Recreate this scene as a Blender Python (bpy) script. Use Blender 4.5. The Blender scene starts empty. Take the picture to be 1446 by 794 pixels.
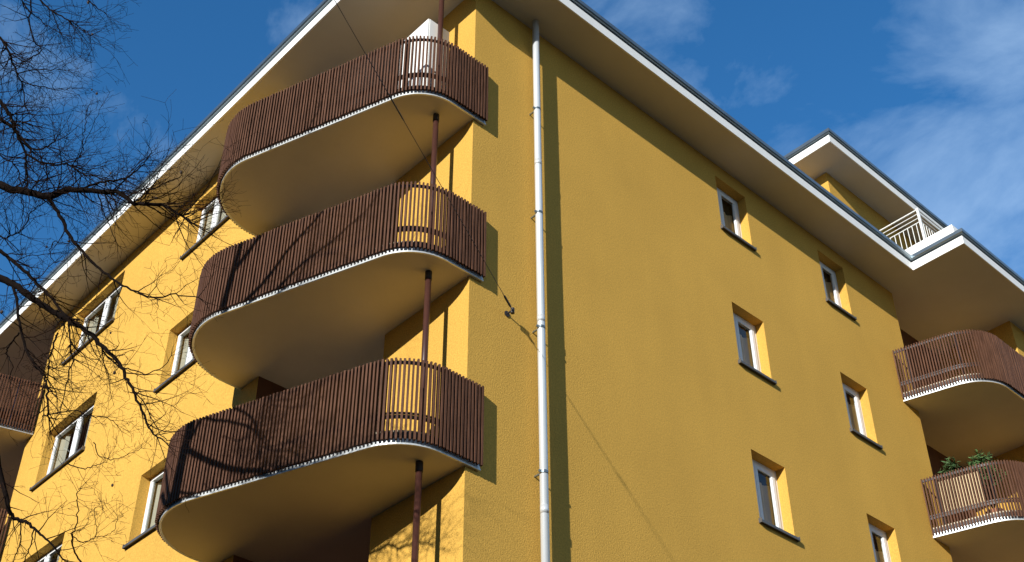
import bpy, bmesh, math, random
from mathutils import Vector, Matrix, noise as mnoise

# ------------------------------------------------------------------ camera, sky, sun, exposure
scene = bpy.context.scene
C = scene.collection
CAM = Vector((-8.48084, -9.97198, 1.7))
CR = Vector((0.73396895, -0.67918191, -0.00123061))
CU = Vector((-0.40094938, -0.43475352, 0.80636776))
CF = Vector((0.54820541, 0.59135549, 0.59141315))
FPX, CX, CY = 1794.749, 723.0, 468.857
cam = bpy.data.cameras.new('camera')
co = bpy.data.objects.new('camera', cam)
C.objects.link(co)
M = Matrix((CR, CU, -CF)).transposed().to_4x4()
M.translation = CAM
co.matrix_world = M
cam.sensor_width = 36
cam.lens = FPX / 1446 * 36
cam.shift_y = (CY - 397) / 1446
cam.clip_end = 5000
scene.camera = co

SUN_DIR = Vector((-1.0, -0.345, 0.325)).normalized()      # towards the sun
world = bpy.data.worlds.new('World')
scene.world = world
world.use_nodes = True
wn, wl = world.node_tree.nodes, world.node_tree.links
wn.clear()
out = wn.new('ShaderNodeOutputWorld')
bg = wn.new('ShaderNodeBackground')
bg.inputs['Strength'].default_value = 0.145
sky = wn.new('ShaderNodeTexSky')
sky.sky_type = 'NISHITA'
sky.sun_disc = False
sky.sun_elevation = math.asin(SUN_DIR.z)
sky.sun_rotation = math.atan2(SUN_DIR.x, SUN_DIR.y)
sky.air_density = 1.0
sky.dust_density = 0.1
sky.ozone_density = 4.0
# thin wind-drawn cloud, mixed in by direction
tc = wn.new('ShaderNodeTexCoord')
mp = wn.new('ShaderNodeMapping')
mp.inputs['Rotation'].default_value = (0.3, 0.2, 0.9)
mp.inputs['Scale'].default_value = (2.2, 1.3, 3.0)
n1 = wn.new('ShaderNodeTexNoise')
n1.inputs['Scale'].default_value = 4.6
n1.inputs['Detail'].default_value = 9
n1.inputs['Roughness'].default_value = 0.58
n1.inputs['Distortion'].default_value = 0.35
cr = wn.new('ShaderNodeValToRGB')
cr.color_ramp.elements[0].position = 0.17
cr.color_ramp.elements[0].color = (0, 0, 0, 1)
cr.color_ramp.elements[1].position = 0.86
cr.color_ramp.elements[1].color = (0.62, 0.62, 0.62, 1)
hs = wn.new('ShaderNodeHueSaturation')
hs.inputs['Saturation'].default_value = 1.2
mx = wn.new('ShaderNodeMixRGB')
mx.inputs['Color2'].default_value = (4.4, 5.9, 7.6, 1)
wl.new(tc.outputs['Generated'], mp.inputs['Vector'])
wl.new(mp.outputs['Vector'], n1.inputs['Vector'])
dt = wn.new('ShaderNodeVectorMath')
dt.operation = 'DOT_PRODUCT'
dt.inputs[1].default_value = (0.17, -0.10, -0.46)       # more cloud low in the south-east
ad = wn.new('ShaderNodeMath')
ad.operation = 'ADD'
wl.new(tc.outputs['Generated'], dt.inputs[0])
wl.new(dt.outputs['Value'], ad.inputs[0])
wl.new(n1.outputs['Fac'], ad.inputs[1])
wl.new(ad.outputs[0], cr.inputs['Fac'])
wl.new(cr.outputs['Color'], mx.inputs['Fac'])
wl.new(sky.outputs['Color'], hs.inputs['Color'])
# sky dimmed by hand on the sun's side to deepen shadows, lifted slightly opposite
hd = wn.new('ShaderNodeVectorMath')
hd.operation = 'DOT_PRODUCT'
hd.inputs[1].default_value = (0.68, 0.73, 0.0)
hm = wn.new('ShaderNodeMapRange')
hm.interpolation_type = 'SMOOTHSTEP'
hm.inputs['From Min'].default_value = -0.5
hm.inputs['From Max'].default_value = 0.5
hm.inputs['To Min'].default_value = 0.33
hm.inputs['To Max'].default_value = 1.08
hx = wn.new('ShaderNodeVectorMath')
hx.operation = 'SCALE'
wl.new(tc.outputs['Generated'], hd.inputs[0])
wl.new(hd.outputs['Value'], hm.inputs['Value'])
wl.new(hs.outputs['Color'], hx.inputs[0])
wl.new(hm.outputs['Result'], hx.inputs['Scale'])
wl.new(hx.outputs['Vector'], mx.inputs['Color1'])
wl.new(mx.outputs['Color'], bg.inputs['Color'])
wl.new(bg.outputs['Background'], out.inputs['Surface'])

sl = bpy.data.lights.new('sun', 'SUN')
sl.energy = 5.0
sl.angle = math.radians(0.5)
sl.color = (1.0, 0.98, 0.93)
so = bpy.data.objects.new('sun', sl)
so.rotation_euler = (-SUN_DIR).to_track_quat('-Z', 'Y').to_euler()
so.location = SUN_DIR * 60
C.objects.link(so)

vs = scene.view_settings
vs.view_transform = 'Standard'
vs.look = 'None'
vs.exposure = 0.34
vs.gamma = 1.0
scene.render.resolution_x, scene.render.resolution_y = 1024, 562


# ------------------------------------------------------------------ helpers
def mat(name, color, rough=0.7, metal=0.0, var=0.0, vscale=3.0, bump=0.0, bscale=60.0, spec=0.5, bdist=0.01,
        stain=None, stretch=None):
    m = bpy.data.materials.new(name)
    m.use_nodes = True
    nt = m.node_tree
    b = nt.nodes['Principled BSDF']
    b.inputs['Base Color'].default_value = (*color, 1)
    b.inputs['Roughness'].default_value = rough
    b.inputs['Metallic'].default_value = metal
    b.inputs['Specular IOR Level'].default_value = spec
    tcn = nt.nodes.new('ShaderNodeTexCoord')
    src = tcn.outputs['Object']
    if stretch:
        mpn = nt.nodes.new('ShaderNodeMapping')
        mpn.inputs['Scale'].default_value = stretch
        nt.links.new(src, mpn.inputs['Vector'])
        src = mpn.outputs['Vector']
    if var:
        nz = nt.nodes.new('ShaderNodeTexNoise')
        nz.inputs['Scale'].default_value = vscale
        nz.inputs['Detail'].default_value = 6
        nz.inputs['Roughness'].default_value = 0.65
        nt.links.new(src, nz.inputs['Vector'])
        mr = nt.nodes.new('ShaderNodeMapRange')
        mr.inputs['From Min'].default_value = 0.3
        mr.inputs['From Max'].default_value = 0.7
        mr.inputs['To Min'].default_value = 1 - var
        mr.inputs['To Max'].default_value = 1 + var
        nt.links.new(nz.outputs['Fac'], mr.inputs['Value'])
        hv = nt.nodes.new('ShaderNodeHueSaturation')
        hv.inputs['Color'].default_value = (*color, 1)
        nt.links.new(mr.outputs['Result'], hv.inputs['Value'])
        nt.links.new(hv.outputs['Color'], b.inputs['Base Color'])
        m['hv'] = hv.name
    if bump:
        nb = nt.nodes.new('ShaderNodeTexNoise')
        nb.inputs['Scale'].default_value = bscale
        nb.inputs['Detail'].default_value = 3
        nt.links.new(tcn.outputs['Object'], nb.inputs['Vector'])
        bp = nt.nodes.new('ShaderNodeBump')
        bp.inputs['Strength'].default_value = bump
        bp.inputs['Distance'].default_value = bdist
        nt.links.new(nb.outputs['Fac'], bp.inputs['Height'])
        nt.links.new(bp.outputs['Normal'], b.inputs['Normal'])
    return m


def stucco(name, color):
    m = bpy.data.materials.new(name)
    m.use_nodes = True
    nt = m.node_tree
    N, L = nt.nodes, nt.links
    b = N['Principled BSDF']
    b.inputs['Roughness'].default_value = 0.92
    b.inputs['Specular IOR Level'].default_value = 0.15
    tcn = N.new('ShaderNodeTexCoord')

    def nz(scale, detail, stretch=None):
        n = N.new('ShaderNodeTexNoise')
        n.inputs['Scale'].default_value = scale
        n.inputs['Detail'].default_value = detail
        n.inputs['Roughness'].default_value = 0.6
        if stretch:
            p = N.new('ShaderNodeMapping')
            p.inputs['Scale'].default_value = stretch
            L.new(tcn.outputs['Object'], p.inputs['Vector'])
            L.new(p.outputs['Vector'], n.inputs['Vector'])
        else:
            L.new(tcn.outputs['Object'], n.inputs['Vector'])
        return n

    def rng(src, lo, hi, a=0.3, z=0.7):
        r = N.new('ShaderNodeMapRange')
        r.inputs['From Min'].default_value = a
        r.inputs['From Max'].default_value = z
        r.inputs['To Min'].default_value = lo
        r.inputs['To Max'].default_value = hi
        L.new(src, r.inputs['Value'])
        return r.outputs['Result']

    def mul(a, c):
        q = N.new('ShaderNodeMath')
        q.operation = 'MULTIPLY'
        L.new(a, q.inputs[0])
        L.new(c, q.inputs[1])
        return q.outputs[0]
    big = rng(nz(0.45, 5).outputs['Fac'], 0.93, 1.06)
    streak = rng(nz(1.6, 6, (1, 1, 0.10)).outputs['Fac'], 0.968, 1.028)
    grain = rng(nz(42, 5).outputs['Fac'], 0.80, 1.19)
    hv = N.new('ShaderNodeHueSaturation')
    hv.inputs['Color'].default_value = (*color, 1)
    L.new(mul(mul(big, streak), grain), hv.inputs['Value'])
    L.new(hv.outputs['Color'], b.inputs['Base Color'])
    bp = N.new('ShaderNodeBump')
    bp.inputs['Strength'].default_value = 0.6
    bp.inputs['Distance'].default_value = 0.012
    L.new(nz(52, 4).outputs['Fac'], bp.inputs['Height'])
    L.new(bp.outputs['Normal'], b.inputs['Normal'])
    return m


M_WALL = stucco('yellow_stucco', (0.60, 0.346, 0.068))
M_SOFFIT = mat('soffit_paint', (0.60, 0.56, 0.48), 0.85, var=0.05, vscale=0.8, bump=0.15, bscale=30)
M_SLAB = mat('slab_paint', (0.62, 0.55, 0.41), 0.85, var=0.06, vscale=0.9, bump=0.2, bscale=25)
M_WHITE = mat('white_board', (0.82, 0.82, 0.80), 0.55, var=0.05, vscale=4)
M_ZINC = mat('zinc_sheet', (0.24, 0.29, 0.32), 0.35, 0.85, var=0.15, vscale=2.5)
M_ROOF = mat('roof_sheet', (0.10, 0.10, 0.11), 0.8, var=0.2)
M_PIPE = mat('painted_pipe', (0.68, 0.71, 0.73), 0.32, 0.35, var=0.06, vscale=2.0, stretch=(1, 1, 0.3))
M_RIM = mat('galvanised_rim', (0.60, 0.62, 0.62), 0.42, 0.5, var=0.12, vscale=5)
M_WOOD = mat('stained_wood', (0.100, 0.047, 0.028), 0.7, var=0.45, vscale=6, stretch=(7, 7, 0.5), bump=0.25, bscale=40, spec=0.12)
M_POST = mat('oxide_paint', (0.060, 0.022, 0.016), 0.38, var=0.1, vscale=5)
M_STEEL = mat('dark_steel', (0.035, 0.030, 0.030), 0.5, 0.3)
M_FRAME = mat('white_frame', (0.80, 0.81, 0.82), 0.4)
M_SILL = mat('metal_sill', (0.11, 0.105, 0.10), 0.45, 0.3, var=0.1)
M_CURTAIN_REFLECT = mat('curtain_reflection', (0.80, 0.52, 0.28), 0.9, var=0.12, vscale=5, stretch=(6, 6, 0.3))  # bright warm cloth colour stands in for a reflection in the glass
M_CURTAIN_GREY = mat('pale_curtain_cloth', (0.46, 0.42, 0.34), 0.9, var=0.12, vscale=5, stretch=(6, 6, 0.3))
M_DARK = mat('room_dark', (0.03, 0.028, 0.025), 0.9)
M_LINING = mat('loggia_brown', (0.11, 0.042, 0.016), 0.7, var=0.2, vscale=5, stretch=(1, 1, 0.1))  # dark brown for the recess walls
M_RAIL = mat('white_rail_paint', (0.80, 0.80, 0.76), 0.4)
M_CAB = mat('white_laminate', (0.82, 0.81, 0.77), 0.5, var=0.03)
M_PANEL = mat('woven_panel', (0.62, 0.48, 0.28), 0.8, var=0.15, vscale=9)
M_BARK = mat('bark', (0.010, 0.007, 0.006), 0.95, var=0.35, vscale=9, bump=0.6, bscale=30, spec=0.03)
M_TWIG = mat('twig_bark', (0.018, 0.010, 0.007), 0.95, var=0.3, vscale=4, spec=0.03)
M_POD = mat('dry_seed', (0.05, 0.032, 0.022), 0.9)
M_LEAF = mat('needle_green', (0.06, 0.12, 0.04), 0.7, var=0.4, vscale=15)
M_LEAF2 = mat('bright_leaf_green', (0.075, 0.15, 0.045), 0.7, var=0.4, vscale=15)
M_POT = mat('terracotta', (0.30, 0.12, 0.06), 0.85, var=0.15)
M_GRASS = mat('lawn', (0.022, 0.028, 0.010), 0.95, var=0.35, vscale=1.3, bump=0.6, bscale=30)
M_PAVE = mat('paving', (0.10, 0.095, 0.085), 0.9, var=0.12, vscale=2.2, bump=0.2)
M_KERB = mat('kerb_stone', (0.40, 0.39, 0.37), 0.85, var=0.12)
M_ROAD = mat('asphalt', (0.055, 0.055, 0.057), 0.9, var=0.18, vscale=2.0, bump=0.4, bscale=80)
M_LINE = mat('road_paint', (0.75, 0.75, 0.72), 0.7, var=0.1)
M_GREYWALL = mat('grey_render', (0.30, 0.28, 0.25), 0.9, var=0.1)
M_PANE = mat('dark_pane', (0.02, 0.025, 0.03), 0.08)
M_CABLE = mat('cable_rubber', (0.03, 0.028, 0.026), 0.6)

M_GLASS = bpy.data.materials.new('window_glass')
M_GLASS.use_nodes = True
gn, gl = M_GLASS.node_tree.nodes, M_GLASS.node_tree.links
gn.clear()
go = gn.new('ShaderNodeOutputMaterial')
gm = gn.new('ShaderNodeMixShader')
gt = gn.new('ShaderNodeBsdfTransparent')
gt.inputs['Color'].default_value = (0.80, 0.84, 0.83, 1)
gg = gn.new('ShaderNodeBsdfGlossy')
gg.inputs['Roughness'].default_value = 0.015
fr = gn.new('ShaderNodeFresnel')
gb = gn.new('ShaderNodeNewGeometry')
gr = gn.new('ShaderNodeMapRange')
gr.inputs['To Min'].default_value = 1.6
gr.inputs['To Max'].default_value = 1 / 1.6
gl.new(gb.outputs['Backfacing'], gr.inputs['Value'])
gl.new(gr.outputs['Result'], fr.inputs['IOR'])
gl.new(fr.outputs['Fac'], gm.inputs['Fac'])
gl.new(gt.outputs['BSDF'], gm.inputs[1])
gl.new(gg.outputs['BSDF'], gm.inputs[2])
gl.new(gm.outputs['Shader'], go.inputs['Surface'])


def obj(name, bm, m, parent=None, smooth=False):
    me = bpy.data.meshes.new(name)
    bmesh.ops.recalc_face_normals(bm, faces=bm.faces[:])
    bm.to_mesh(me)
    bm.free()
    if smooth:
        for p in me.polygons:
            p.use_smooth = True
    me.materials.append(m)
    o = bpy.data.objects.new(name, me)
    C.objects.link(o)
    if parent:
        o.parent = parent
    return o


def empty(name, parent=None, loc=(0, 0, 0)):
    o = bpy.data.objects.new(name, None)
    o.empty_display_size = 0.2
    C.objects.link(o)
    o.location = loc
    if parent:
        o.parent = parent
    return o


def tag(o, label=None, cat=None, group=None, kind=None):
    if label:
        o['label'] = label
    if cat:
        o['category'] = cat
    if group:
        o['group'] = group
    if kind:
        o['kind'] = kind
    return o


def box(bm, x0, x1, y0, y1, z0, z1):
    v = [bm.verts.new((x, y, z)) for z in (z0, z1) for y in (y0, y1) for x in (x0, x1)]
    for f in ((0, 2, 3, 1), (4, 5, 7, 6), (0, 1, 5, 4), (1, 3, 7, 5), (3, 2, 6, 7), (2, 0, 4, 6)):
        bm.faces.new([v[i] for i in f])


def prism(bm, pts, z0, z1):
    a = [bm.verts.new((x, y, z0)) for x, y in pts]
    b = [bm.verts.new((x, y, z1)) for x, y in pts]
    n = len(pts)
    fa = bm.faces.new(a[::-1])
    fb = bm.faces.new(b)
    for i in range(n):
        j = (i + 1) % n
        bm.faces.new((a[i], a[j], b[j], b[i]))
    bmesh.ops.triangulate(bm, faces=[fa, fb])


def tube(bm, pts, radii, sides=5, cap=True):
    pts = [Vector(p) for p in pts]
    rings = []
    ref = None
    for i, p in enumerate(pts):
        t = (pts[min(i + 1, len(pts) - 1)] - pts[max(i - 1, 0)])
        if t.length < 1e-9:
            t = Vector((0, 0, 1))
        t.normalize()
        if ref is None:
            ref = t.orthogonal().normalized()
        else:
            ref = (ref - t * ref.dot(t))
            if ref.length < 1e-6:
                ref = t.orthogonal()
            ref.normalize()
        b = t.cross(ref)
        r = radii[i] if hasattr(radii, '__len__') else radii
        rings.append([bm.verts.new(p + (ref * math.cos(2 * math.pi * k / sides) + b * math.sin(2 * math.pi * k / sides)) * r)
                      for k in range(sides)])
    for a, b in zip(rings[:-1], rings[1:]):
        for k in range(sides):
            j = (k + 1) % sides
            bm.faces.new((a[k], a[j], b[j], b[k]))
    if cap and sides > 2:
        bm.faces.new(rings[0][::-1])
        bm.faces.new(rings[-1])


def bar(bm, a, b, w, h):
    """rectangular bar between two points, w across, h up"""
    a, b = Vector(a), Vector(b)
    t = (b - a).normalized()
    up = Vector((0, 0, 1)) if abs(t.z) < 0.9 else Vector((1, 0, 0))
    s = t.cross(up).normalized()
    u = s.cross(t).normalized()
    vv = []
    for p in (a, b):
        for i, j in ((-1, -1), (1, -1), (1, 1), (-1, 1)):
            vv.append(bm.verts.new(p + s * (i * w / 2) + u * (j * h / 2)))
    bm.faces.new(vv[0:4][::-1])
    bm.faces.new(vv[4:8])
    for k in range(4):
        j = (k + 1) % 4
        bm.faces.new((vv[k], vv[j], vv[4 + j], vv[4 + k]))


def fillet(path, rs, n=14):
    """path of 2D points; rs = tangent length at each inner point"""
    P = [Vector(p) for p in path]
    outp = [P[0]]
    for i in range(1, len(P) - 1):
        d0 = (P[i - 1] - P[i]).normalized()
        d1 = (P[i + 1] - P[i]).normalized()
        tl = rs[i - 1]
        a, b = P[i] + d0 * tl, P[i] + d1 * tl
        half = d0.angle(d1) / 2
        rad = tl * math.tan(half)
        ctr = P[i] + (d0 + d1).normalized() * (tl / math.cos(half))
        va, vb = a - ctr, b - ctr
        ang = va.angle_signed(vb)
        for k in range(n + 1):
            th = ang * k / n
            c, s = math.cos(-th), math.sin(-th)
            # angle_signed is clockwise-positive in mathutils 2D
            outp.append(ctr + Vector((va.x * c - va.y * s, va.x * s + va.y * c)))
    outp.append(P[-1])
    return outp


def offset(path, d):
    """offset to the right-hand side of the travel direction by d"""
    res = []
    n = len(path)
    for i, p in enumerate(path):
        t0 = (path[i] - path[i - 1]).normalized() if i > 0 else None
        t1 = (path[i + 1] - path[i]).normalized() if i < n - 1 else None
        if t0 is None:
            t0 = t1
        if t1 is None:
            t1 = t0
        t = (t0 + t1).normalized()
        nrm = Vector((t.y, -t.x))
        k = 1 / max(0.3, t.dot(t1))
        res.append(p + nrm * d * k)
    return res


def strip(bm, path, d0, d1, z0, z1):
    """closed band following the path between offsets d0<d1 and heights z0<z1"""
    A, B = offset(path, d0), offset(path, d1)
    rings = []
    for a, b in zip(A, B):
        rings.append([bm.verts.new((a.x, a.y, z0)), bm.verts.new((b.x, b.y, z0)),
                      bm.verts.new((b.x, b.y, z1)), bm.verts.new((a.x, a.y, z1))])
    for r, q in zip(rings[:-1], rings[1:]):
        for k in range(4):
            j = (k + 1) % 4
            bm.faces.new((r[k], r[j], q[j], q[k]))
    bm.faces.new(rings[0])
    bm.faces.new(rings[-1][::-1])


def walk(path, step, start):
    """points and directions spaced along a 2D path"""
    res = []
    need = start
    for a, b in zip(path[:-1], path[1:]):
        L = (b - a).length
        if L < 1e-9:
            continue
        t = (b - a) / L
        while need <= L:
            res.append((a + t * need, t))
            need += step
        need -= L
    return res


# ------------------------------------------------------------------ ground and street (setting)
def sheet(name, x0, x1, y0, y1, z, m):
    bm = bmesh.new()
    bm.faces.new([bm.verts.new(v) for v in ((x0, y0, z), (x1, y0, z), (x1, y1, z), (x0, y1, z))])
    return tag(obj(name, bm, m), kind='structure')


sheet('ground', -1500, 1500, -1500, 1500, 0.0, M_GRASS)
bm = bmesh.new()
prism(bm, [(-3.6, -3.6), (90, -3.6), (90, -1.2), (-1.2, -1.2), (-1.2, 90), (-3.6, 90)], 0.004, 0.06)
tag(obj('footpath', bm, M_PAVE), kind='structure')
sheet('road', -200, 300, -22, -12.5, 0.008, M_ROAD)
bm = bmesh.new()
for i in range(-60, 90):
    x = i * 5.0
    if -200 < x < 295:
        bm.faces.new([bm.verts.new(v) for v in ((x, -17.31, .012), (x + 2.4, -17.31, .012), (x + 2.4, -17.19, .012), (x, -17.19, .012))])
tag(obj('road_marking', bm, M_LINE), kind='structure')
bm = bmesh.new()
box(bm, -200, 300, -12.5, -12.35, 0.002, 0.13)
tag(obj('kerb', bm, M_KERB), kind='structure')
bm = bmesh.new()
box(bm, -200, 300, -12.348, -8.6, 0.002, 0.12)
tag(obj('pavement', bm, M_PAVE), kind='structure')

# ------------------------------------------------------------------ apartment building
K = 0.724            # the left wall stands this far in front of the balcony bay
ZS = 18.06           # soffit
H = 2.9
bld = tag(empty('apartment_building', loc=(0, 0, 0)),
          'yellow plastered apartment block with curved wooden balconies and wide white eaves', 'apartment building')


def wall_x(name, y, x0, x1, z0, z1, holes, depth, inward=1, label=None):
    """wall in the plane y=const, facing -Y, with rectangular holes (x0,x1,z0,z1) and their reveals"""
    bm = bmesh.new()
    xs = sorted({x0, x1, *[h[0] for h in holes], *[h[1] for h in holes]})
    zs = sorted({z0, z1, *[h[2] for h in holes], *[h[3] for h in holes]})
    vd = {}

    def v(x, yy, z):
        k = (round(x, 5), round(yy, 5), round(z, 5))
        if k not in vd:
            vd[k] = bm.verts.new(k)
        return vd[k]
    for a, b in zip(xs[:-1], xs[1:]):
        for c, d in zip(zs[:-1], zs[1:]):
            mx_, mz_ = (a + b) / 2, (c + d) / 2
            if any(h[0] < mx_ < h[1] and h[2] < mz_ < h[3] for h in holes):
                continue
            bm.faces.new((v(a, y, c), v(b, y, c), v(b, y, d), v(a, y, d)))
    for h in holes:
        q = [(h[0], h[2]), (h[1], h[2]), (h[1], h[3]), (h[0], h[3])]
        for i in range(4):
            (a, c), (b, d) = q[i], q[(i + 1) % 4]
            bm.faces.new([bm.verts.new(p) for p in ((a, y, c), (a, y + depth, c), (b, y + depth, d), (b, y, d))])
    return bm


def swap_xy(bm):
    """turn a mesh built for the plane y=c (facing -Y) into the plane x=c (facing -X)"""
    for vv in bm.verts:
        vv.co = Vector((vv.co.y, vv.co.x, vv.co.z))
    return bm


ROWS = [17.735 - H * j for j in range(4)]
WH = 1.25
REC = 0.235
right_cols = [(5.83, 6.69), (8.93, 9.77)]
left_cols = [(5.62, 7.17), (9.76, 11.76)]
holesR = [(a, b, t - WH, t) for (a, b) in right_cols for t in ROWS]
holesL = [(a, b, t - WH, t) for (a, b) in left_cols for t in ROWS]
SLABS = [15.13, 12.21, 9.33]
XE = 11.60

obj('wall', wall_x('wall', 0.0, 0.0, XE, 0.06, ZS, holesR, REC), M_WALL, bld)                       # right-hand front
obj('wall', swap_xy(wall_x('wall', -K, 3.86, 12.82, 0.06, ZS, holesL, REC)), M_WALL, bld)           # left-hand front
obj('wall', swap_xy(wall_x('wall', 0.0, 0.0, 1.80, 0.06, ZS, [], 0.20)), M_WALL, bld)             # bay behind the balconies


def quadwall(pts, m=None):
    bm = bmesh.new()
    (xa, ya), (xb, yb) = pts
    bm.faces.new([bm.verts.new(p) for p in ((xa, ya, 0.06), (xb, yb, 0.06), (xb, yb, ZS), (xa, ya, ZS))])
    return obj('wall', bm, m or M_WALL, bld)


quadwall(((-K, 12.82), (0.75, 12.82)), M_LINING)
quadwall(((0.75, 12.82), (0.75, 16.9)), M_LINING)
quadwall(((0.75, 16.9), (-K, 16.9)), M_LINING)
quadwall(((-K, 16.9), (-K, 30.0)))
quadwall(((XE, 0.0), (XE, 0.58)))
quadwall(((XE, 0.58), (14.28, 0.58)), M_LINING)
quadwall(((14.28, 0.58), (14.28, -1.17)))
quadwall(((14.28, -1.17), (32.0, -1.17)))


# ---- windows
def curtain_bm(a, b, z0, z1, d, amp=0.025):
    bm = bmesh.new()
    n = max(6, int((b - a) / 0.035))
    lo, hi = [], []
    for i in range(n + 1):
        x = a + (b - a) * i / n
        yy = d + amp * math.sin(i * 1.25) + 0.4 * amp * math.sin(i * 0.53 + 1)
        lo.append(bm.verts.new((x, yy, z0)))
        hi.append(bm.verts.new((x, yy, z1)))
    for i in range(n):
        bm.faces.new((lo[i], lo[i + 1], hi[i + 1], hi[i]))
    return bm


def window_meshes(w, h, mull, curtains, FT=0.042, ST=0.045, MW=0.035):
    """local frame: x along the wall from 0 to w, y into the wall (0 = wall face), z up from 0"""
    y0, y1 = REC - 0.055, REC + 0.02
    f = bmesh.new()
    e = 0.003
    box(f, e, w - e, y0, y1, h - FT, h - e)
    box(f, e, w - e, y0, y1, e, FT + 0.01)
    box(f, e, FT, y0, y1, FT + 0.01, h - FT)
    box(f, w - FT, w - e, y0, y1, FT + 0.01, h - FT)
    if mull:
        box(f, mull - MW, mull + MW, y0, y1, FT + 0.01, h - FT)
    # casement sashes set a little forward of the frame
    s = bmesh.new()
    g = bmesh.new()
    cells = [(FT, w - FT)] if not mull else [(FT, mull - MW), (mull + MW, w - FT)]
    for a, b in cells:
        a, b = a - 0.012, b + 0.012
        z0, z1 = FT, h - FT + 0.012
        ys0, ys1 = y0 - 0.016, y0 - 0.002
        box(s, a, b, ys0, ys1, z1 - ST, z1)
        box(s, a, b, ys0, ys1, z0, z0 + ST)
        box(s, a, a + ST, ys0, ys1, z0 + ST, z1 - ST)
        box(s, b - ST, b, ys0, ys1, z0 + ST, z1 - ST)
        box(s, a + ST - 0.001, a + ST + 0.018, y0 - 0.002, y0 + 0.02, z0 + ST, z1 - ST)
        box(s, b - ST - 0.018, b - ST + 0.001, y0 - 0.002, y0 + 0.02, z0 + ST, z1 - ST)
        yg = y0 + 0.012
        g.faces.new([g.verts.new(p) for p in ((a + 0.04, yg, z0 + 0.04), (b - 0.04, yg, z0 + 0.04), (b - 0.04, yg, z1 - 0.04), (a + 0.04, yg, z1 - 0.04))])
    # metal sill with a drip nose and turned-up ends
    q = bmesh.new()
    for (a, b) in ((-0.035, w + 0.035),):
        vv = [(a, REC - 0.05, 0.012), (b, REC - 0.05, 0.012), (b, -0.055, -0.012), (a, -0.055, -0.012)]
        top = [q.verts.new(p) for p in vv]
        bot = [q.verts.new((p[0], p[1], p[2] - 0.028)) for p in vv]
        q.faces.new(top)
        q.faces.new(bot[::-1])
        for i in range(4):
            j = (i + 1) % 4
            q.faces.new((top[i], top[j], bot[j], bot[i]))
        box(q, a, b, -0.062, -0.0555, -0.055, -0.010)
    box(q, -0.041, -0.0352, -0.062, -0.002, -0.055, 0.02)
    box(q, w + 0.0352, w + 0.041, -0.062, -0.002, -0.055, 0.02)
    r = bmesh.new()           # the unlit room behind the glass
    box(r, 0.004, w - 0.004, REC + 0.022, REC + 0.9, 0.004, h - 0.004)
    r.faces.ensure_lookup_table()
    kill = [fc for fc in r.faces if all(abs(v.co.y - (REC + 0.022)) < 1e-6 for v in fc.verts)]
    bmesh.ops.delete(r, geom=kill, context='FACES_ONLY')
    cs = [curtain_bm(a, b, zlo, zhi, REC + 0.055) for (a, b, zlo, zhi) in curtains]
    return f, s, g, q, r, cs


def make_window(w, h, mull, curtains, cmat, axis, a, zbot, label=None, **kw):
    f, s, g, q, r, cs = window_meshes(w, h, mull, curtains, **kw)
    if axis == 'x':
        T = Matrix.Translation((a, 0, zbot))
    else:
        T = Matrix.Translation((-K, a, zbot)) @ Matrix(((0, 1, 0, 0), (1, 0, 0, 0), (0, 0, 1, 0), (0, 0, 0, 1)))
    for b_ in (f, s, g, q, r, *cs):
        bmesh.ops.transform(b_, matrix=T, verts=b_.verts[:])
    fo = obj('window', f, M_FRAME, bld)
    obj('casement', s, M_FRAME, fo)
    obj('glass_pane', g, M_GLASS, fo)
    obj('sill', q, M_SILL, fo)
    obj('room_lining', r, M_DARK, fo)
    for c_ in cs:
        obj('curtain', c_, cmat, fo)
    if label:
        fo['label'] = label
    return fo


random.seed(4)
for ci, (a, b) in enumerate(right_cols):
    for ri, t in enumerate(ROWS):
        w = b - a
        top = WH - 0.06 - (0.32 if (ci + ri) % 3 == 0 else 0.22)
        make_window(w, WH, 0.27, [(0.05, w - 0.06, 0.06, top)], M_CURTAIN_REFLECT, 'x', a, t - WH, FT=0.095, ST=0.07, MW=0.016)  # these curtains carry the warm reflection of the panes in their colour
for ci, (a, b) in enumerate(left_cols):
    for ri, t in enumerate(ROWS):
        w = b - a
        mull = (w - 0.57) if ci == 0 else w / 2
        if ci == 0:
            cu = [(0.06, w - 0.06, 0.05, WH - 0.07)]
        else:
            cu = [(w - 0.42, w - 0.06, 0.05, WH - 0.07), (0.5 + 0.1 * ri, 0.78, 0.05, WH - 0.07)]
        make_window(w, WH, mull, cu, M_CURTAIN_GREY, 'y', a, t - WH)

# ---- recessed loggia behind the corner balconies
LX, LY0, LY1 = 1.45, 1.80, 3.86
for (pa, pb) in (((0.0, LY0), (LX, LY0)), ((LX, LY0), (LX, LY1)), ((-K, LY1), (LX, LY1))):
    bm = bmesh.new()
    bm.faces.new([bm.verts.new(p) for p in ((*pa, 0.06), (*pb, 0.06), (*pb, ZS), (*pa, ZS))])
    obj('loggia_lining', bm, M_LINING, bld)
for zb in SLABS:
    z0, z1 = zb + 0.205, zb + 2.35
    a, b = LY0 + 0.25, LY1 - 0.25
    X0, X1, F = LX - 0.055, LX - 0.003, 0.07
    bm = bmesh.new()
    box(bm, X0, X1, a, b, z1 - F, z1)
    box(bm, X0, X1, a, b, z0, z0 + F)
    for c in (a, (a + b) / 2 - F / 2, b - F):
        box(bm, X0, X1, c, c + F, z0 + F, z1 - F)
    d = obj('balcony_door', bm, M_FRAME, bld)
    g = bmesh.new()
    g.faces.new([g.verts.new(p) for p in ((X0 + .02, a + F, z0 + F), (X0 + .02, b - F, z0 + F), (X0 + .02, b - F, z1 - F), (X0 + .02, a + F, z1 - F))])
    obj('glass_pane', g, M_GLASS, d)


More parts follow.
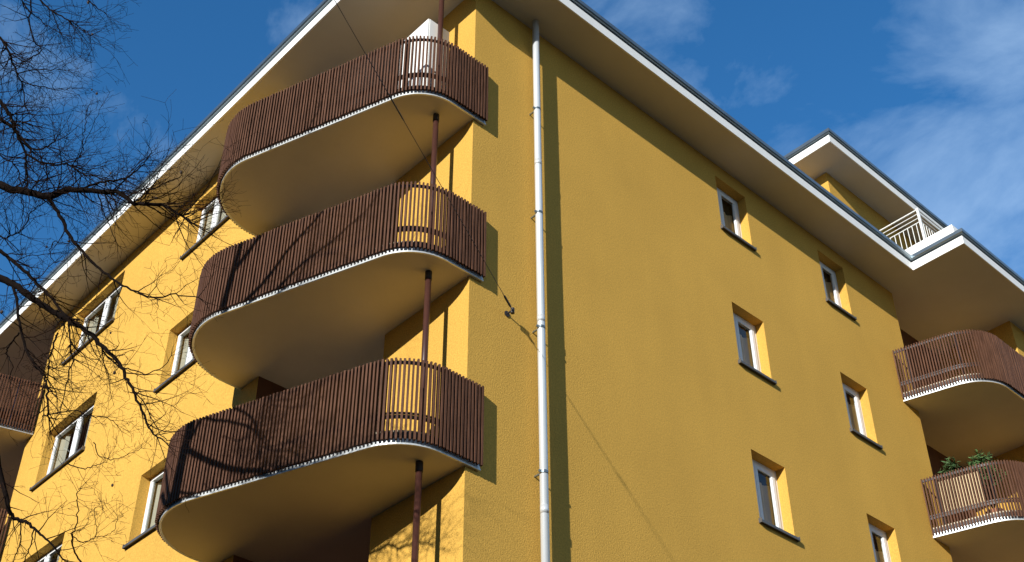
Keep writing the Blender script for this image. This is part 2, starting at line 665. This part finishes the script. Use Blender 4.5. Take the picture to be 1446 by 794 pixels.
# ---- balconies
def balcony(path, closing, zb, seed, label=None, knots=()):
    """path: 2D polyline of the slab edge, the outside on its right; closing: points back along the walls"""
    rnd = random.Random(seed)
    bm = bmesh.new()
    prism(bm, [tuple(p) for p in path] + list(closing), zb, zb + 0.20)
    root = obj('balcony', bm, M_SLAB, bld)
    if label:
        root['label'] = label
    bm = bmesh.new()
    strip(bm, path, 0.003, 0.020, zb - 0.004, zb + 0.150)
    strip(bm, path, 0.0205, 0.034, zb - 0.010, zb + 0.012)       # rolled drip lip
    obj('edge_trim', bm, M_RIM, root)
    bm = bmesh.new()
    for p, t in walk(offset(path, 0.067), 0.0535, 0.02):
        n = Vector((t.y, -t.x))
        w, d = 0.0125 + rnd.uniform(-.0012, .0012), 0.022
        jt = rnd.uniform(-.004, .004)
        z0, z1 = zb + 0.032 + rnd.uniform(-.004, .004), zb + 1.165 + rnd.uniform(-.004, .004)
        tw = rnd.uniform(-.06, .06)
        t2 = (t + n * tw).normalized()
        n2 = Vector((t2.y, -t2.x))
        cs = [p + n * jt + t2 * (i * w) + n2 * (j * d) for i, j in ((-1, -1), (1, -1), (1, 1), (-1, 1))]
        lo = [bm.verts.new((c.x, c.y, z0)) for c in cs]
        hi = [bm.verts.new((c.x, c.y, z1)) for c in cs]
        bm.faces.new(lo[::-1])
        bm.faces.new(hi)
        for k in range(4):
            j = (k + 1) % 4
            bm.faces.new((lo[k], lo[j], hi[j], hi[k]))
    obj('slat_screen', bm, M_WOOD, root)
    bm = bmesh.new()
    strip(bm, path, 0.024, 0.043, zb + 0.085, zb + 0.150)
    for z in (zb + 0.20 + 0.14, zb + 1.112):
        strip(bm, path, 0.023, 0.043, z, z + 0.045)
    strip(bm, path, 0.024, 0.042, zb + 0.40, zb + 0.425)
    for p, t in walk(offset(path, 0.015), 0.95, 0.25):
        n = Vector((t.y, -t.x))
        a = p - n * 0.016
        bar(bm, (a.x, a.y, zb + 0.202), (a.x, a.y, zb + 1.12), 0.03, 0.03)
    obj('rail_frame', bm, M_STEEL, root)
    return root


front = [Vector(p) for p in ((0.205, -0.016), (-0.91, -0.016), (-2.405, 4.31), (-K + 0.002, 4.31))]
corner_path = fillet(front, (0.50, 1.45), 18)[::1]
corner_closing = [(-K + 0.002, 3.858), (1.446, 3.858), (1.446, 1.802), (0.002, 1.802), (0.002, -0.002), (0.205, -0.002)]
# travel direction runs away from the right-hand wall: the outside lies on the left, so walk it backwards
corner_path_r = corner_path[::-1]
for i, zb in enumerate(SLABS):
    balcony(corner_path_r, corner_closing[::-1], zb, 10 + i,
            ('topmost corner balcony under the eaves', 'middle corner balcony', 'lowest corner balcony in view')[i])

rp = [Vector(p) for p in ((11.10, -0.002), (11.48, -1.40), (12.0, -1.62), (13.9, -1.58), (14.75, -1.172))]
right_path = fillet([Vector(p) for p in ((11.09, -0.002), (11.50, -1.60), (14.10, -1.60), (14.75, -1.172))], (0.62, 0.35), 14)
right_closing = [(14.276, -1.172), (14.276, 0.576), (XE + 0.004, 0.576), (XE + 0.004, -0.002)]
for i, zb in enumerate(SLABS):
    balcony(right_path, right_closing, zb, 30 + i,
            ('upper right-hand balcony beside the stepped eave', 'right-hand balcony with potted plants and a pale panel', 'lower right-hand balcony')[i])

lp = [Vector(p) for p in ((-K - 0.002, 12.55), (-2.30, 12.95), (-2.30, 15.9), (-K - 0.002, 17.3))]
left_path = fillet(lp, (0.62, 0.8), 14)
left_closing = [(-K - 0.002, 16.89), (0.746, 16.89), (0.746, 12.83), (-K - 0.002, 12.83)]
for i, zb in enumerate(SLABS):
    balcony(left_path[::-1], left_closing[::-1], zb, 50 + i,
            ('upper far left balcony behind bare branches', 'middle far left balcony', 'lower far left balcony')[i])

# ---- round post through the corner balconies
bm = bmesh.new()
PX, PY = -0.445, 0.305
seg = [(0.06, SLABS[2]), (SLABS[2] + 0.20, SLABS[1]), (SLABS[1] + 0.20, SLABS[0]), (SLABS[0] + 0.20, ZS)]
for a, b in seg:
    tube(bm, [(PX, PY, a + 0.001), (PX, PY, b - 0.001)], 0.041, 20)
po = obj('support_post', bm, M_POST, bld, smooth=False)
for p in po.data.polygons:
    p.use_smooth = len(p.vertices) == 4
for a, b in seg:
    bm = bmesh.new()
    tube(bm, [(PX, PY, b - 0.13), (PX, PY, b - 0.002)], 0.047, 20)
    obj('post_collar', bm, M_STEEL, po)

# ---- eaves: soffit, fascia, gutter, roof
ED = 0.715
eo = [(-K - ED, 30), (-K - ED, -ED), (11.27, -ED), (11.27, -1.88), (32, -1.88), (32, 30)]
bm = bmesh.new()
box(bm, -K - ED, 32, -ED, 30, ZS, ZS + 0.06)
box(bm, 11.27, 32, -1.88, -ED, ZS, ZS + 0.06)
eave = obj('eave', bm, M_SOFFIT, bld)
ep = [Vector(p) for p in eo[:5]]


def mitre(pts, d):
    """offset to the right of the travel direction with true mitres (open polyline)"""
    res = []
    for i, p in enumerate(pts):
        t0 = (pts[i] - pts[i - 1]).normalized() if i else (pts[1] - pts[0]).normalized()
        t1 = (pts[i + 1] - pts[i]).normalized() if i < len(pts) - 1 else t0
        n0, n1 = Vector((t0.y, -t0.x)), Vector((t1.y, -t1.x))
        m = (n0 + n1)
        m = m / (1 + n0.dot(n1))
        res.append(p + m * d)
    return res


def moulding(bm, pts, prof):
    """sweep a closed profile [(offset, z)] along an open polyline with mitred corners"""
    cols = [mitre(pts, d) for d, z in prof]
    rings = []
    for i in range(len(pts)):
        rings.append([bm.verts.new((cols[k][i].x, cols[k][i].y, prof[k][1])) for k in range(len(prof))])
    n = len(prof)
    for r, q in zip(rings[:-1], rings[1:]):
        for k in range(n):
            j = (k + 1) % n
            bm.faces.new((r[k], r[j], q[j], q[k]))
    bm.faces.new(rings[0])
    bm.faces.new(rings[-1][::-1])


def fascia_set(pts, z, parent):
    bm = bmesh.new()
    moulding(bm, pts, [(0.002, z - 0.012), (0.026, z - 0.012), (0.026, z + 0.185), (0.002, z + 0.185)])
    obj('fascia_board', bm, M_WHITE, parent)
    bm = bmesh.new()
    moulding(bm, pts, [(-0.05, z + 0.225), (0.060, z + 0.222), (0.082, z + 0.240), (0.086, z + 0.315), (0.072, z + 0.328), (-0.05, z + 0.345)])
    moulding(bm, pts, [(-0.02, z + 0.186), (0.004, z + 0.186), (0.004, z + 0.221), (-0.02, z + 0.221)])
    obj('gutter', bm, M_ZINC, parent)


fascia_set(ep, ZS, eave)
bm = bmesh.new()
box(bm, -K - ED + .06, 32, -ED + .06, 30, ZS + 0.062, ZS + 0.34)
box(bm, 11.33, 32, -1.82, -ED + .06, ZS + 0.062, ZS + 0.34)
obj('roof', bm, M_ROOF, bld)
# raised curb of sheet metal round the roof terrace
bm = bmesh.new()
moulding(bm, [Vector(p) for p in ((11.37, 0.5), (11.37, -1.70), (30, -1.70))],
         [(-0.12, ZS + 0.382), (0.05, ZS + 0.382), (0.02, ZS + 0.66), (-0.12, ZS + 0.66)])
obj('roof_curb', bm, M_WHITE, bld)

# ---- roof storey set back from the front
ZP = 21.30
bm = bmesh.new()
PXW, PYW = 10.75, 0.47
for (xa, ya), (xb, yb) in (((PXW, 9), (PXW, PYW)), ((PXW, PYW), (32, PYW))):
    bm.faces.new([bm.verts.new(p) for p in ((xa, ya, ZS + .34), (xb, yb, ZS + .34), (xb, yb, ZP), (xa, ya, ZP))])
ps = obj('roof_storey', bm, M_WALL, bld)
bm = bmesh.new()
pe = [(10.02, 9), (10.02, -0.15), (32, -0.15), (32, 9)]
prism(bm, pe, ZP, ZP + 0.06)
pev = obj('eave', bm, M_SOFFIT, bld)
fascia_set([Vector(p) for p in pe[:3]], ZP, pev)
bm = bmesh.new()
box(bm, 10.08, 32, -0.09, 9, ZP + .062, ZP + .34)
obj('roof', bm, M_ROOF, bld)

# ---- white railing of the roof terrace
RX, RY, RZ0, RZ1 = 11.43, -1.06, ZS + 0.34, 19.60
bm = bmesh.new()
bar(bm, (RX, RY, RZ0), (RX, RY, RZ1 + .03), 0.045, 0.045)
rr = obj('terrace_railing', bm, M_RAIL, bld)
for x, y in ((13.4, RY), (15.4, RY), (RX, 0.40)):
    bm = bmesh.new()
    bar(bm, (x, y, RZ0), (x, y, RZ1 - .021), 0.045, 0.045)
    obj('post', bm, M_RAIL, rr)
bm = bmesh.new()
for z, r in ((RZ1, 0.017), (RZ1 - .11, .010), (RZ1 - .22, .010), (RZ1 - .33, .012)):
    tube(bm, [(RX, 0.44, z), (RX, RY, z)], r, 8)
    tube(bm, [(RX, RY, z), (17, RY, z)], r, 8)
obj('rail', bm, M_RAIL, rr)
bm = bmesh.new()
for i in range(1, 15):
    y = RY + 0.105 * i
    if y < 0.38:
        tube(bm, [(RX, y, RZ0), (RX, y, RZ1 - .33)], 0.0075, 6)
for i in range(1, 54):
    tube(bm, [(RX + 0.105 * i, RY, RZ0), (RX + 0.105 * i, RY, RZ1 - .33)], 0.0075, 6)
obj('baluster', bm, M_RAIL, rr)

# ---- downpipe
bm = bmesh.new()
DX, DY = 1.155, -0.155
tube(bm, [(DX + 0.02, DY + 0.02, 0.4), (DX, DY, 17.2), (DX, DY, ZS - 0.002)], 0.054, 20)
dp = obj('downpipe', bm, M_PIPE, bld, smooth=True)
for z in (16.02, 13.9, 11.85, 9.62, 7.4, 5.2, 3.0, 1.0):
    bm = bmesh.new()
    tube(bm, [(DX, DY, z - .018), (DX, DY, z + .018)], 0.057, 20)
    bar(bm, (DX - 0.01, DY + .05, z), (DX - 0.01, -0.001, z), 0.02, 0.02)
    bar(bm, (DX - 0.055, DY, z), (DX - 0.085, DY, z), 0.02, 0.03)
    obj('bracket', bm, M_ZINC, dp)
for z in (14.9, 12.0, 9.1):
    bm = bmesh.new()
    tube(bm, [(DX, DY, z - .05), (DX, DY, z + .05)], 0.0553, 20)
    obj('pipe_joint', bm, M_PIPE, dp, smooth=True)

# ------------------------------------------------------------------ unseen block, added to shade the ground and the lowest floors
OB = Vector((-48, 10, 0))
opp = tag(empty('apartment_building', loc=OB), 'long grey block out of view, added to shade the ground before the yellow building', 'apartment building')
bm = bmesh.new()
box(bm, -13, 0, -48, 52, 0.02, 20.6)
obj('wall', bm, M_GREYWALL, opp)
bm = bmesh.new()
box(bm, -13.5, 0.5, -48.5, 52.5, 20.602, 21.3)
obj('roof', bm, M_ROOF, opp)
w0 = None
for fl in range(6):
    for i in range(24):
        if w0 is None:
            bm = bmesh.new()
            box(bm, 0.002, 0.06, -0.75, 0.75, 0, 1.45)
            w0 = obj('window', bm, M_FRAME, opp)
            bm = bmesh.new()
            box(bm, 0.0605, 0.064, -0.68, 0.68, 0.07, 1.38)
            g0 = obj('glass_pane', bm, M_PANE, w0)
            wo, go_ = w0, g0
        else:
            wo = w0.copy()
            C.objects.link(wo)
            go_ = g0.copy()
            C.objects.link(go_)
            go_.parent = wo
        wo.location = (0, -45 + i * 4.1, 1.5 + fl * 3.2)

# ------------------------------------------------------------------ overhead cable tied to the wall
cb = tag(empty('overhead_cable', loc=(0.667, -0.001, 11.92)),
         'thin black cable stretched from the yellow wall across the street', 'cable')
A = Vector((0.667, -0.115, 11.92))
D = Vector((-0.8855704, -0.46421641, 0.01637638))
off = Vector((0.667, -0.001, 11.92))
bm = bmesh.new()
tube(bm, [A + D * t + Vector((0, 0, 0.0)) - off for t in (0, 8, 16, 24, 32)], 0.004, 6)
obj('wire', bm, M_CABLE, cb)
bm = bmesh.new()
tube(bm, [(0, 0, 0), (0, -0.14, 0.0)], 0.012, 8)
tube(bm, [(0, -0.001, 0), (0, -0.012, 0)], 0.045, 12)
tube(bm, [A - off + Vector((0.0, 0, -0.05)), A - off + Vector((0, 0, 0.03))], 0.028, 10)
obj('wall_hook', bm, M_STEEL, cb)
bm = bmesh.new()
tube(bm, [A + D * t - off for t in (0.06, 0.10, 0.30, 0.34)], [0.006, 0.016, 0.016, 0.006], 8)
obj('strain_insulator', bm, M_CABLE, cb)
bm = bmesh.new()
tube(bm, [A + D * t - off for t in (3.6, 3.68, 4.02, 4.1)], [0.0045, 0.0085, 0.0085, 0.0045], 8)
obj('strain_insulator', bm, M_CABLE, cb)

# ------------------------------------------------------------------ things standing on the balconies
FL = SLABS[0] + 0.202
cab = empty('storage_cabinet', loc=(-0.40, 0.80, FL))
tag(cab, 'tall white cabinet standing on the topmost corner balcony beside the post', 'cabinet')
bm = bmesh.new()
box(bm, -0.20, 0.20, -0.42, 0.42, 0.06, 1.86)
bmesh.ops.bevel(bm, geom=bm.edges[:], offset=0.006, segments=2, affect='EDGES')
obj('carcass', bm, M_CAB, cab)
bm = bmesh.new()
box(bm, -0.222, -0.2005, -0.415, -0.004, 0.08, 1.85)
obj('door', bm, M_CAB, cab)
bm = bmesh.new()
box(bm, -0.222, -0.2005, 0.004, 0.415, 0.08, 1.85)
obj('door', bm, M_CAB, cab)
bm = bmesh.new()
box(bm, -0.18, 0.18, -0.40, 0.40, 0.0, 0.0595)
obj('plinth', bm, M_STEEL, cab)


def plant(loc, h, spread, n, m, label, seed, drop=0.0):
    r = random.Random(seed)
    root = tag(empty('potted_plant', loc=loc), label, 'plant', 'potted plants on the right-hand balcony')
    bm = bmesh.new()
    tube(bm, [(0, 0, 0), (0, 0, 0.30), (0, 0, 0.33)], [0.12, 0.17, 0.17], 16)
    obj('pot', bm, M_POT, root)
    bm = bmesh.new()
    lf = bmesh.new()
    for i in range(n):
        a = r.uniform(0, 6.28)
        q = r.random() ** 0.5
        zt = h - (h - 0.75) * (q ** 2 * 0.55 + r.uniform(0, .35))
        tip = Vector((math.cos(a) * spread * q, math.sin(a) * spread * q, zt))
        mid = Vector((tip.x * 0.3, tip.y * 0.3, 0.3 + (tip.z - 0.3) * 0.65))
        tube(bm, [(0, 0, 0.3), mid, tip], [0.007, 0.005, 0.002], 4)
        for k in range(22):
            c = mid.lerp(tip, r.uniform(0.3, 1.0)) + Vector([r.uniform(-.03, .03) for _ in range(3)])
            d = Vector((r.uniform(-1, 1), r.uniform(-1, 1), r.uniform(-.4, .9))).normalized()
            L = r.uniform(.07, .13)
            sd = d.orthogonal().normalized() * L * 0.24
            pts = [c, c + d * L * .5 + sd, c + d * L, c + d * L * .5 - sd]
            lf.faces.new([lf.verts.new(p) for p in pts])
    obj('stem', bm, M_TWIG, root)
    obj('foliage', lf, m, root)
    return root


FR = SLABS[1] + 0.202
plant((12.0, -0.82, FR), 1.70, 0.34, 60, M_LEAF2, 'larger bushy green plant showing above the slatted railing', 3)
plant((11.66, -0.34, FR), 1.58, 0.26, 34, M_LEAF, 'smaller dark green plant beside the wall edge on the balcony', 5)
mt = empty('reed_mat', loc=(11.30, -0.62, FR))
tag(mt, 'pale woven reed mat tied upright behind the slats of the balcony with the plants', 'mat')
DM = Vector((0.256, -1.0, 0)).normalized()
bm = bmesh.new()
bar(bm, -DM * 0.36 + Vector((0, 0, 0.56)), DM * 0.36 + Vector((0, 0, 0.56)), 0.014, 0.74)
obj('matting', bm, M_PANEL, mt)
for sgn in (-1, 1):
    bm = bmesh.new()
    p = DM * (0.375 * sgn)
    bar(bm, p + Vector((0, 0, 0.0)), p + Vector((0, 0, 0.96)), 0.026, 0.026)
    obj('stake', bm, M_PANEL, mt)


# ------------------------------------------------------------------ bare trees
def at(x, y, d):
    """world point d metres down the view axis seen at pixel (x, y) of the 1446 px photograph"""
    return CAM + (CF + CR * ((x - CX) / FPX) - CU * ((y - CY) / FPX)) * d


def smooth_path(pts, n=6):
    P = [Vector(p) for p in pts]
    res = []
    for i in range(len(P) - 1):
        p0, p1, p2, p3 = P[max(i - 1, 0)], P[i], P[i + 1], P[min(i + 2, len(P) - 1)]
        for k in range(n):
            t = k / n
            res.append(0.5 * ((2 * p1) + (-p0 + p2) * t + (2 * p0 - 5 * p1 + 4 * p2 - p3) * t * t + (-p0 + 3 * p1 - 3 * p2 + p3) * t ** 3))
    res.append(P[-1])
    return res


tree = tag(empty('bare_tree', loc=(-6.9, 1.25, 0)),
           'bare winter tree with dark crooked branches in front of the left facade', 'tree')
TO = Vector((-6.9, 1.25, 0))
rt = random.Random(77)
trunk_pts = smooth_path([(-6.95, 1.2, 0), (-6.98, 1.22, 2.5), (-6.86, 1.35, 5.5), (-6.80, 1.48, 8.2), (-6.72, 1.55, 10.4), (-6.92, 1.36, 12.4), (-7.1, 1.0, 14.5), (-7.0, 0.7, 17.0)], 5)
nT = len(trunk_pts)
bm = bmesh.new()
tr = [0.19 * (1 - i / (nT - 1)) ** 0.8 + 0.014 + (0.10 * max(0, 1 - i / 4)) for i in range(nT)]
tube(bm, [p - TO for p in trunk_pts], tr, 12)
trunk = obj('trunk', bm, M_BARK, tree, smooth=True)

twigs = bmesh.new()
pods = bmesh.new()


def crooked(p, d, L, n, wob, lift):
    pts = [p.copy()]
    d = d.normalized()
    for i in range(n):
        d = (d + Vector((rt.gauss(0, wob), rt.gauss(0, wob), rt.gauss(0, wob) + lift))).normalized()
        pts.append(pts[-1] + d * (L / n))
    return pts


def twig(p, d, L, r, depth, lift=0.03):
    n = max(3, int(L / 0.09))
    pts = crooked(p, d, L, n, 0.16, lift)
    rad = [max(0.0014, r * (1 - 0.78 * i / n)) for i in range(n + 1)]
    tube(twigs, [q - TO for q in pts], rad, 4 if r > 0.004 else 3, cap=False)
    if depth > 0:
        k = max(2, int(L / (0.13 if depth > 1 else 0.11)))
        for j in range(k):
            i = rt.randint(1, n)
            t = (pts[i] - pts[i - 1]).normalized()
            side = Vector((rt.gauss(0, 1), rt.gauss(0, 1), rt.gauss(0, 1)))
            side = (side - t * side.dot(t)).normalized()
            dd = t * rt.uniform(0.4, 0.9) + side * rt.uniform(0.5, 1.0)
            twig(pts[i], dd, L * rt.uniform(0.28, 0.6), max(0.0018, rad[i] * 0.62), depth - 1, lift)
    elif rt.random() < 0.005:
        q = pts[-1] - TO
        bmesh.ops.create_icosphere(pods, subdivisions=1, radius=rt.uniform(.010, .018), matrix=Matrix.Translation(q) @ Matrix.Diagonal((1, 1, 1.5, 1)))


def limb(px, w0, w1, dens=1.0, L=0.75, depth=2, from_i=0.15, joined=True, lift=0.03):
    """px: (x, y, depth) along the limb; w in photo pixels at that depth"""
    pts = smooth_path([at(*q) for q in px], 5)
    for i, p in enumerate(pts[1:-1]):
        p += Vector((rt.gauss(0, .006), rt.gauss(0, .006), rt.gauss(0, .006)))
    n = len(pts)
    rad = [(w0 + (w1 - w0) * i / (n - 1)) * 0.43 * px[0][2] / FPX for i in range(n)]
    b = bmesh.new()
    tube(b, [p - TO for p in pts], rad, 8)
    obj('branch', b, M_BARK, tree, smooth=True)
    tot = sum((a - c).length for a, c in zip(pts[:-1], pts[1:]))
    for j in range(int(tot * 17 * dens)):
        f = rt.uniform(from_i, 1.0)
        i = min(n - 1, max(1, int(f * (n - 1))))
        t = (pts[i] - pts[i - 1]).normalized()
        side = Vector((rt.gauss(0, 1), rt.gauss(0, 1), rt.gauss(0, 1)))
        side = (side - t * side.dot(t)).normalized()
        d = t * rt.uniform(0.3, 0.9) + side * rt.uniform(0.5, 1.0)
        twig(pts[i], d, L * rt.uniform(0.4, 1.1), min(rad[i] * 0.6, 0.0065), depth, lift)
    # the tip runs out into twigs
    for j in range(3):
        t = (pts[-1] - pts[-2]).normalized()
        twig(pts[-1], t + Vector((rt.gauss(0, .4), rt.gauss(0, .4), rt.gauss(0, .4))), L * 0.6, rad[-1] * 0.8, 1, lift)


DT = 13.0
limb([(-150, 150, 13.6), (-70, 222, 13.5), (0, 262, 13.3), (35, 270, 13.2), (66, 278, 13.1), (96, 268, 13.0), (130, 270, 12.9), (168, 273, 12.8), (190, 288, 12.7), (222, 289, 12.6), (252, 302, 12.5), (274, 316, 12.4)], 15, 2.5, 1.0, .8)
limb([(66, 278, 13.1), (85, 305, 13.0), (100, 335, 12.9), (116, 355, 12.8), (136, 376, 12.7), (157, 392, 12.6), (178, 406, 12.5), (216, 420, 12.4), (246, 416, 12.3), (280, 420, 12.2)], 6.5, 1.6, .55, .55)
limb([(110, 268, 13.0), (140, 258, 12.9), (172, 254, 12.8), (192, 242, 12.7), (207, 226, 12.6), (214, 213, 12.5)], 4, 1.2, .8, .5)
limb([(190, 286, 12.8), (212, 268, 12.6), (240, 256, 12.5), (256, 248, 12.4)], 3, 1, .9, .4)
limb([(138, 270, 13.0), (143, 285, 12.9), (148, 303, 12.9), (155, 318, 12.8), (166, 345, 12.8)], 2.5, 1.2, .5, .35)
limb([(-160, 260, 13.7), (-90, 345, 13.4), (0, 393, 13.2), (22, 403, 13.1), (46, 422, 13.0), (75, 440, 12.9), (96, 452, 12.8), (117, 464, 12.7), (134, 478, 12.6), (150, 494, 12.5), (169, 514, 12.4), (181, 537, 12.3), (191, 558, 12.2), (206, 594, 12.1), (216, 612, 12.0), (233, 624, 11.9)], 13, 1.8, .55, .6)
limb([(137, 480, 12.6), (148, 500, 12.6), (165, 515, 12.5), (190, 525, 12.4), (212, 527, 12.3), (232, 517, 12.2), (242, 500, 12.1)], 3, 1.0, .6, .5)
limb([(191, 556, 12.2), (204, 568, 12.1), (213, 590, 12.0), (226, 612, 11.9), (238, 622, 11.8)], 2.2, 1.2, .6, .35)
limb([(-110, 290, 13.6), (-40, 330, 13.5), (0, 356, 13.4), (20, 371, 13.3), (42, 390, 13.2), (52, 402, 13.1), (66, 414, 13.0), (84, 436, 12.9), (96, 451, 12.8)], 7, 4, .6, .6)
limb([(18, 404, 13.1), (24, 428, 13.0), (27, 456, 12.9), (37, 492, 12.8), (50, 515, 12.7), (64, 536, 12.6), (67, 565, 12.5), (69, 590, 12.5)], 5, 3, .9, .55)
limb([(27, 470, 12.9), (14, 488, 12.9), (10, 500, 12.9), (17, 514, 12.8), (14, 540, 12.8)], 3, 1.2, .8, .45)
limb([(97, 452, 12.8), (99, 480, 12.7), (102, 505, 12.7), (96, 535, 12.6), (86, 575, 12.5), (70, 610, 12.5)], 3.2, 1.2, .9, .55)
limb([(82, 470, 13.2), (72, 498, 13.1), (67, 530, 13.0), (62, 560, 13.0), (60, 600, 12.9)], 3.5, 1.2, .9, .5)
limb([(-130, 520, 13.2), (-60, 575, 13.0), (-14, 620, 12.9), (3, 680, 12.8), (12, 716, 12.7), (21, 732, 12.7), (36, 737, 12.6), (50, 749, 12.5), (68, 765, 12.4), (92, 792, 12.3)], 11, 2.2, .35, .5)
limb([(28, 735, 12.7), (30, 758, 12.6), (24, 780, 12.6), (18, 800, 12.5)], 2.6, 1.4, .6, .4)
limb([(48, 748, 12.5), (45, 765, 12.5), (38, 785, 12.5), (30, 805, 12.4)], 2.4, 1.4, .5, .4)
limb([(120, 800, 12.6), (106, 780, 12.6), (101, 757, 12.5), (108, 742, 12.5), (110, 716, 12.5), (108, 700, 12.4), (112, 690, 12.4)], 3, 1.2, .8, .5)
limb([(101, 757, 12.5), (118, 765, 12.4), (134, 758, 12.4), (136, 745, 12.3), (132, 720, 12.3), (145, 716, 12.2)], 1.8, .8, .7, .4)
limb([(134, 758, 12.4), (150, 757, 12.3), (163, 745, 12.3), (166, 730, 12.2)], 1.4, .7, .6, .3)
limb([(60, 588, 12.9), (80, 583, 12.8), (104, 580, 12.7), (130, 588, 12.6), (150, 590, 12.5), (165, 600, 12.5)], 2.4, 1.0, 1.0, .4)
limb([(132, 625, 12.5), (143, 645, 12.4), (165, 648, 12.3), (186, 640, 12.3), (200, 632, 12.2)], 1.8, .8, .8, .35)
limb([(96, 655, 12.6), (120, 661, 12.5), (138, 656, 12.5), (152, 650, 12.4)], 2.0, .8, .9, .35)
# the crown against the sky
limb([(-100, 75, 13.6), (-40, 110, 13.6), (0, 144, 13.5), (10, 158, 13.4), (18, 174, 13.4), (24, 190, 13.3), (35, 214, 13.3), (37, 238, 13.2), (38, 262, 13.1)], 8, 2.5, 1.0, .7)
limb([(-110, 110, 13.7), (-50, 140, 13.6), (0, 168, 13.5), (21, 184, 13.4), (30, 196, 13.3), (44, 210, 13.2), (69, 206, 13.1), (84, 190, 13.0)], 8, 1.4, .9, .6)
limb([(36, 217, 13.3), (62, 231, 13.2), (82, 233, 13.1), (97, 233, 13.0), (118, 245, 12.9), (142, 252, 12.8), (170, 266, 12.8)], 4, 1.3, 1.3, .65)
limb([(-70, 0, 13.8), (-30, 22, 13.7), (0, 54, 13.6), (12, 72, 13.5), (17, 88, 13.5), (25, 105, 13.4), (33, 125, 13.4), (36, 150, 13.3)], 5, 1.6, 1.1, .6)
limb([(25, 104, 13.4), (45, 100, 13.3), (72, 98, 13.2), (95, 99, 13.2)], 2.2, .8, 1.1, .45)
limb([(30, 115, 13.4), (52, 122, 13.3), (78, 126, 13.2), (105, 125, 13.1)], 2.2, .8, 1.1, .45)
limb([(42, -40, 13.8), (43, 0, 13.7), (43, 40, 13.6), (50, 60, 13.5), (56, 72, 13.5), (40, 85, 13.4), (31, 90, 13.4)], 3, 1.4, 1.1, .5)
limb([(20, -30, 13.7), (32, 4, 13.6), (42, 16, 13.5), (56, 27, 13.5), (66, 36, 13.4), (78, 42, 13.3)], 2.6, .9, 1.0, .5)
limb([(20, -40, 13.6), (56, 0, 13.5), (74, 16, 13.4), (95, 28, 13.3), (107, 34, 13.3), (115, 42, 13.2), (128, 50, 13.2)], 3.4, .9, 1.3, .5)
limb([(74, 16, 13.4), (80, 34, 13.4), (86, 48, 13.3), (95, 54, 13.3)], 2, .9, 1.2, .4)
limb([(70, -50, 13.6), (100, -18, 13.5), (125, 0, 13.4), (138, 12, 13.3), (150, 20, 13.3)], 3, .9, .9, .4)
limb([(-40, 300, 13.5), (0, 335, 13.4), (22, 330, 13.3), (33, 322, 13.3), (44, 300, 13.2), (60, 288, 13.2)], 3, 1.4, 1.0, .5)
limb([(-20, 210, 13.7), (12, 226, 13.6), (25, 240, 13.6), (30, 265, 13.5), (32, 300, 13.5), (30, 330, 13.4)], 2.6, 1.2, 1.2, .55)
limb([(97, 335, 12.9), (97, 345, 12.9), (75, 342, 12.9), (71, 357, 12.9), (78, 371, 12.9), (90, 368, 12.9)], 2, 1, .4, .3)
limb([(-30, 355, 13.4), (10, 358, 13.3), (40, 360, 13.2), (70, 359, 13.2)], 2, 1, .9, .45)
# long straight shoots rising past the eave
limb([(108, 236, 13.1), (112, 222, 13.0), (118, 205, 13.0), (130, 180, 12.9), (142, 152, 12.9)], 1.6, .7, .5, .3)
limb([(118, 212, 13.1), (118, 190, 13.0), (121, 168, 13.0), (126, 148, 12.9)], 1.6, .7, .5, .25)
# limbs on the far sides of the trunk, outside the picture
for i in range(9):
    b0 = trunk_pts[int(nT * (0.42 + 0.055 * i))]
    ang = 1.5 + i * 0.55
    dirv = Vector((math.cos(ang), math.sin(ang), 0.55))
    pts = crooked(b0, dirv, 3.2, 12, 0.10, 0.03)
    b = bmesh.new()
    tube(b, [p - TO for p in pts], [0.05 * (1 - 0.85 * k / 12) for k in range(13)], 7)
    obj('branch', b, M_BARK, tree, smooth=True)
    for k in range(14):
        j = rt.randint(3, 12)
        t = (pts[j] - pts[j - 1]).normalized()
        twig(pts[j], t + Vector((rt.gauss(0, .6), rt.gauss(0, .6), rt.gauss(0, .6))), rt.uniform(.5, 1.1), .006, 1)
obj('crown', twigs, M_TWIG, tree)
obj('seed_head', pods, M_POD, tree)
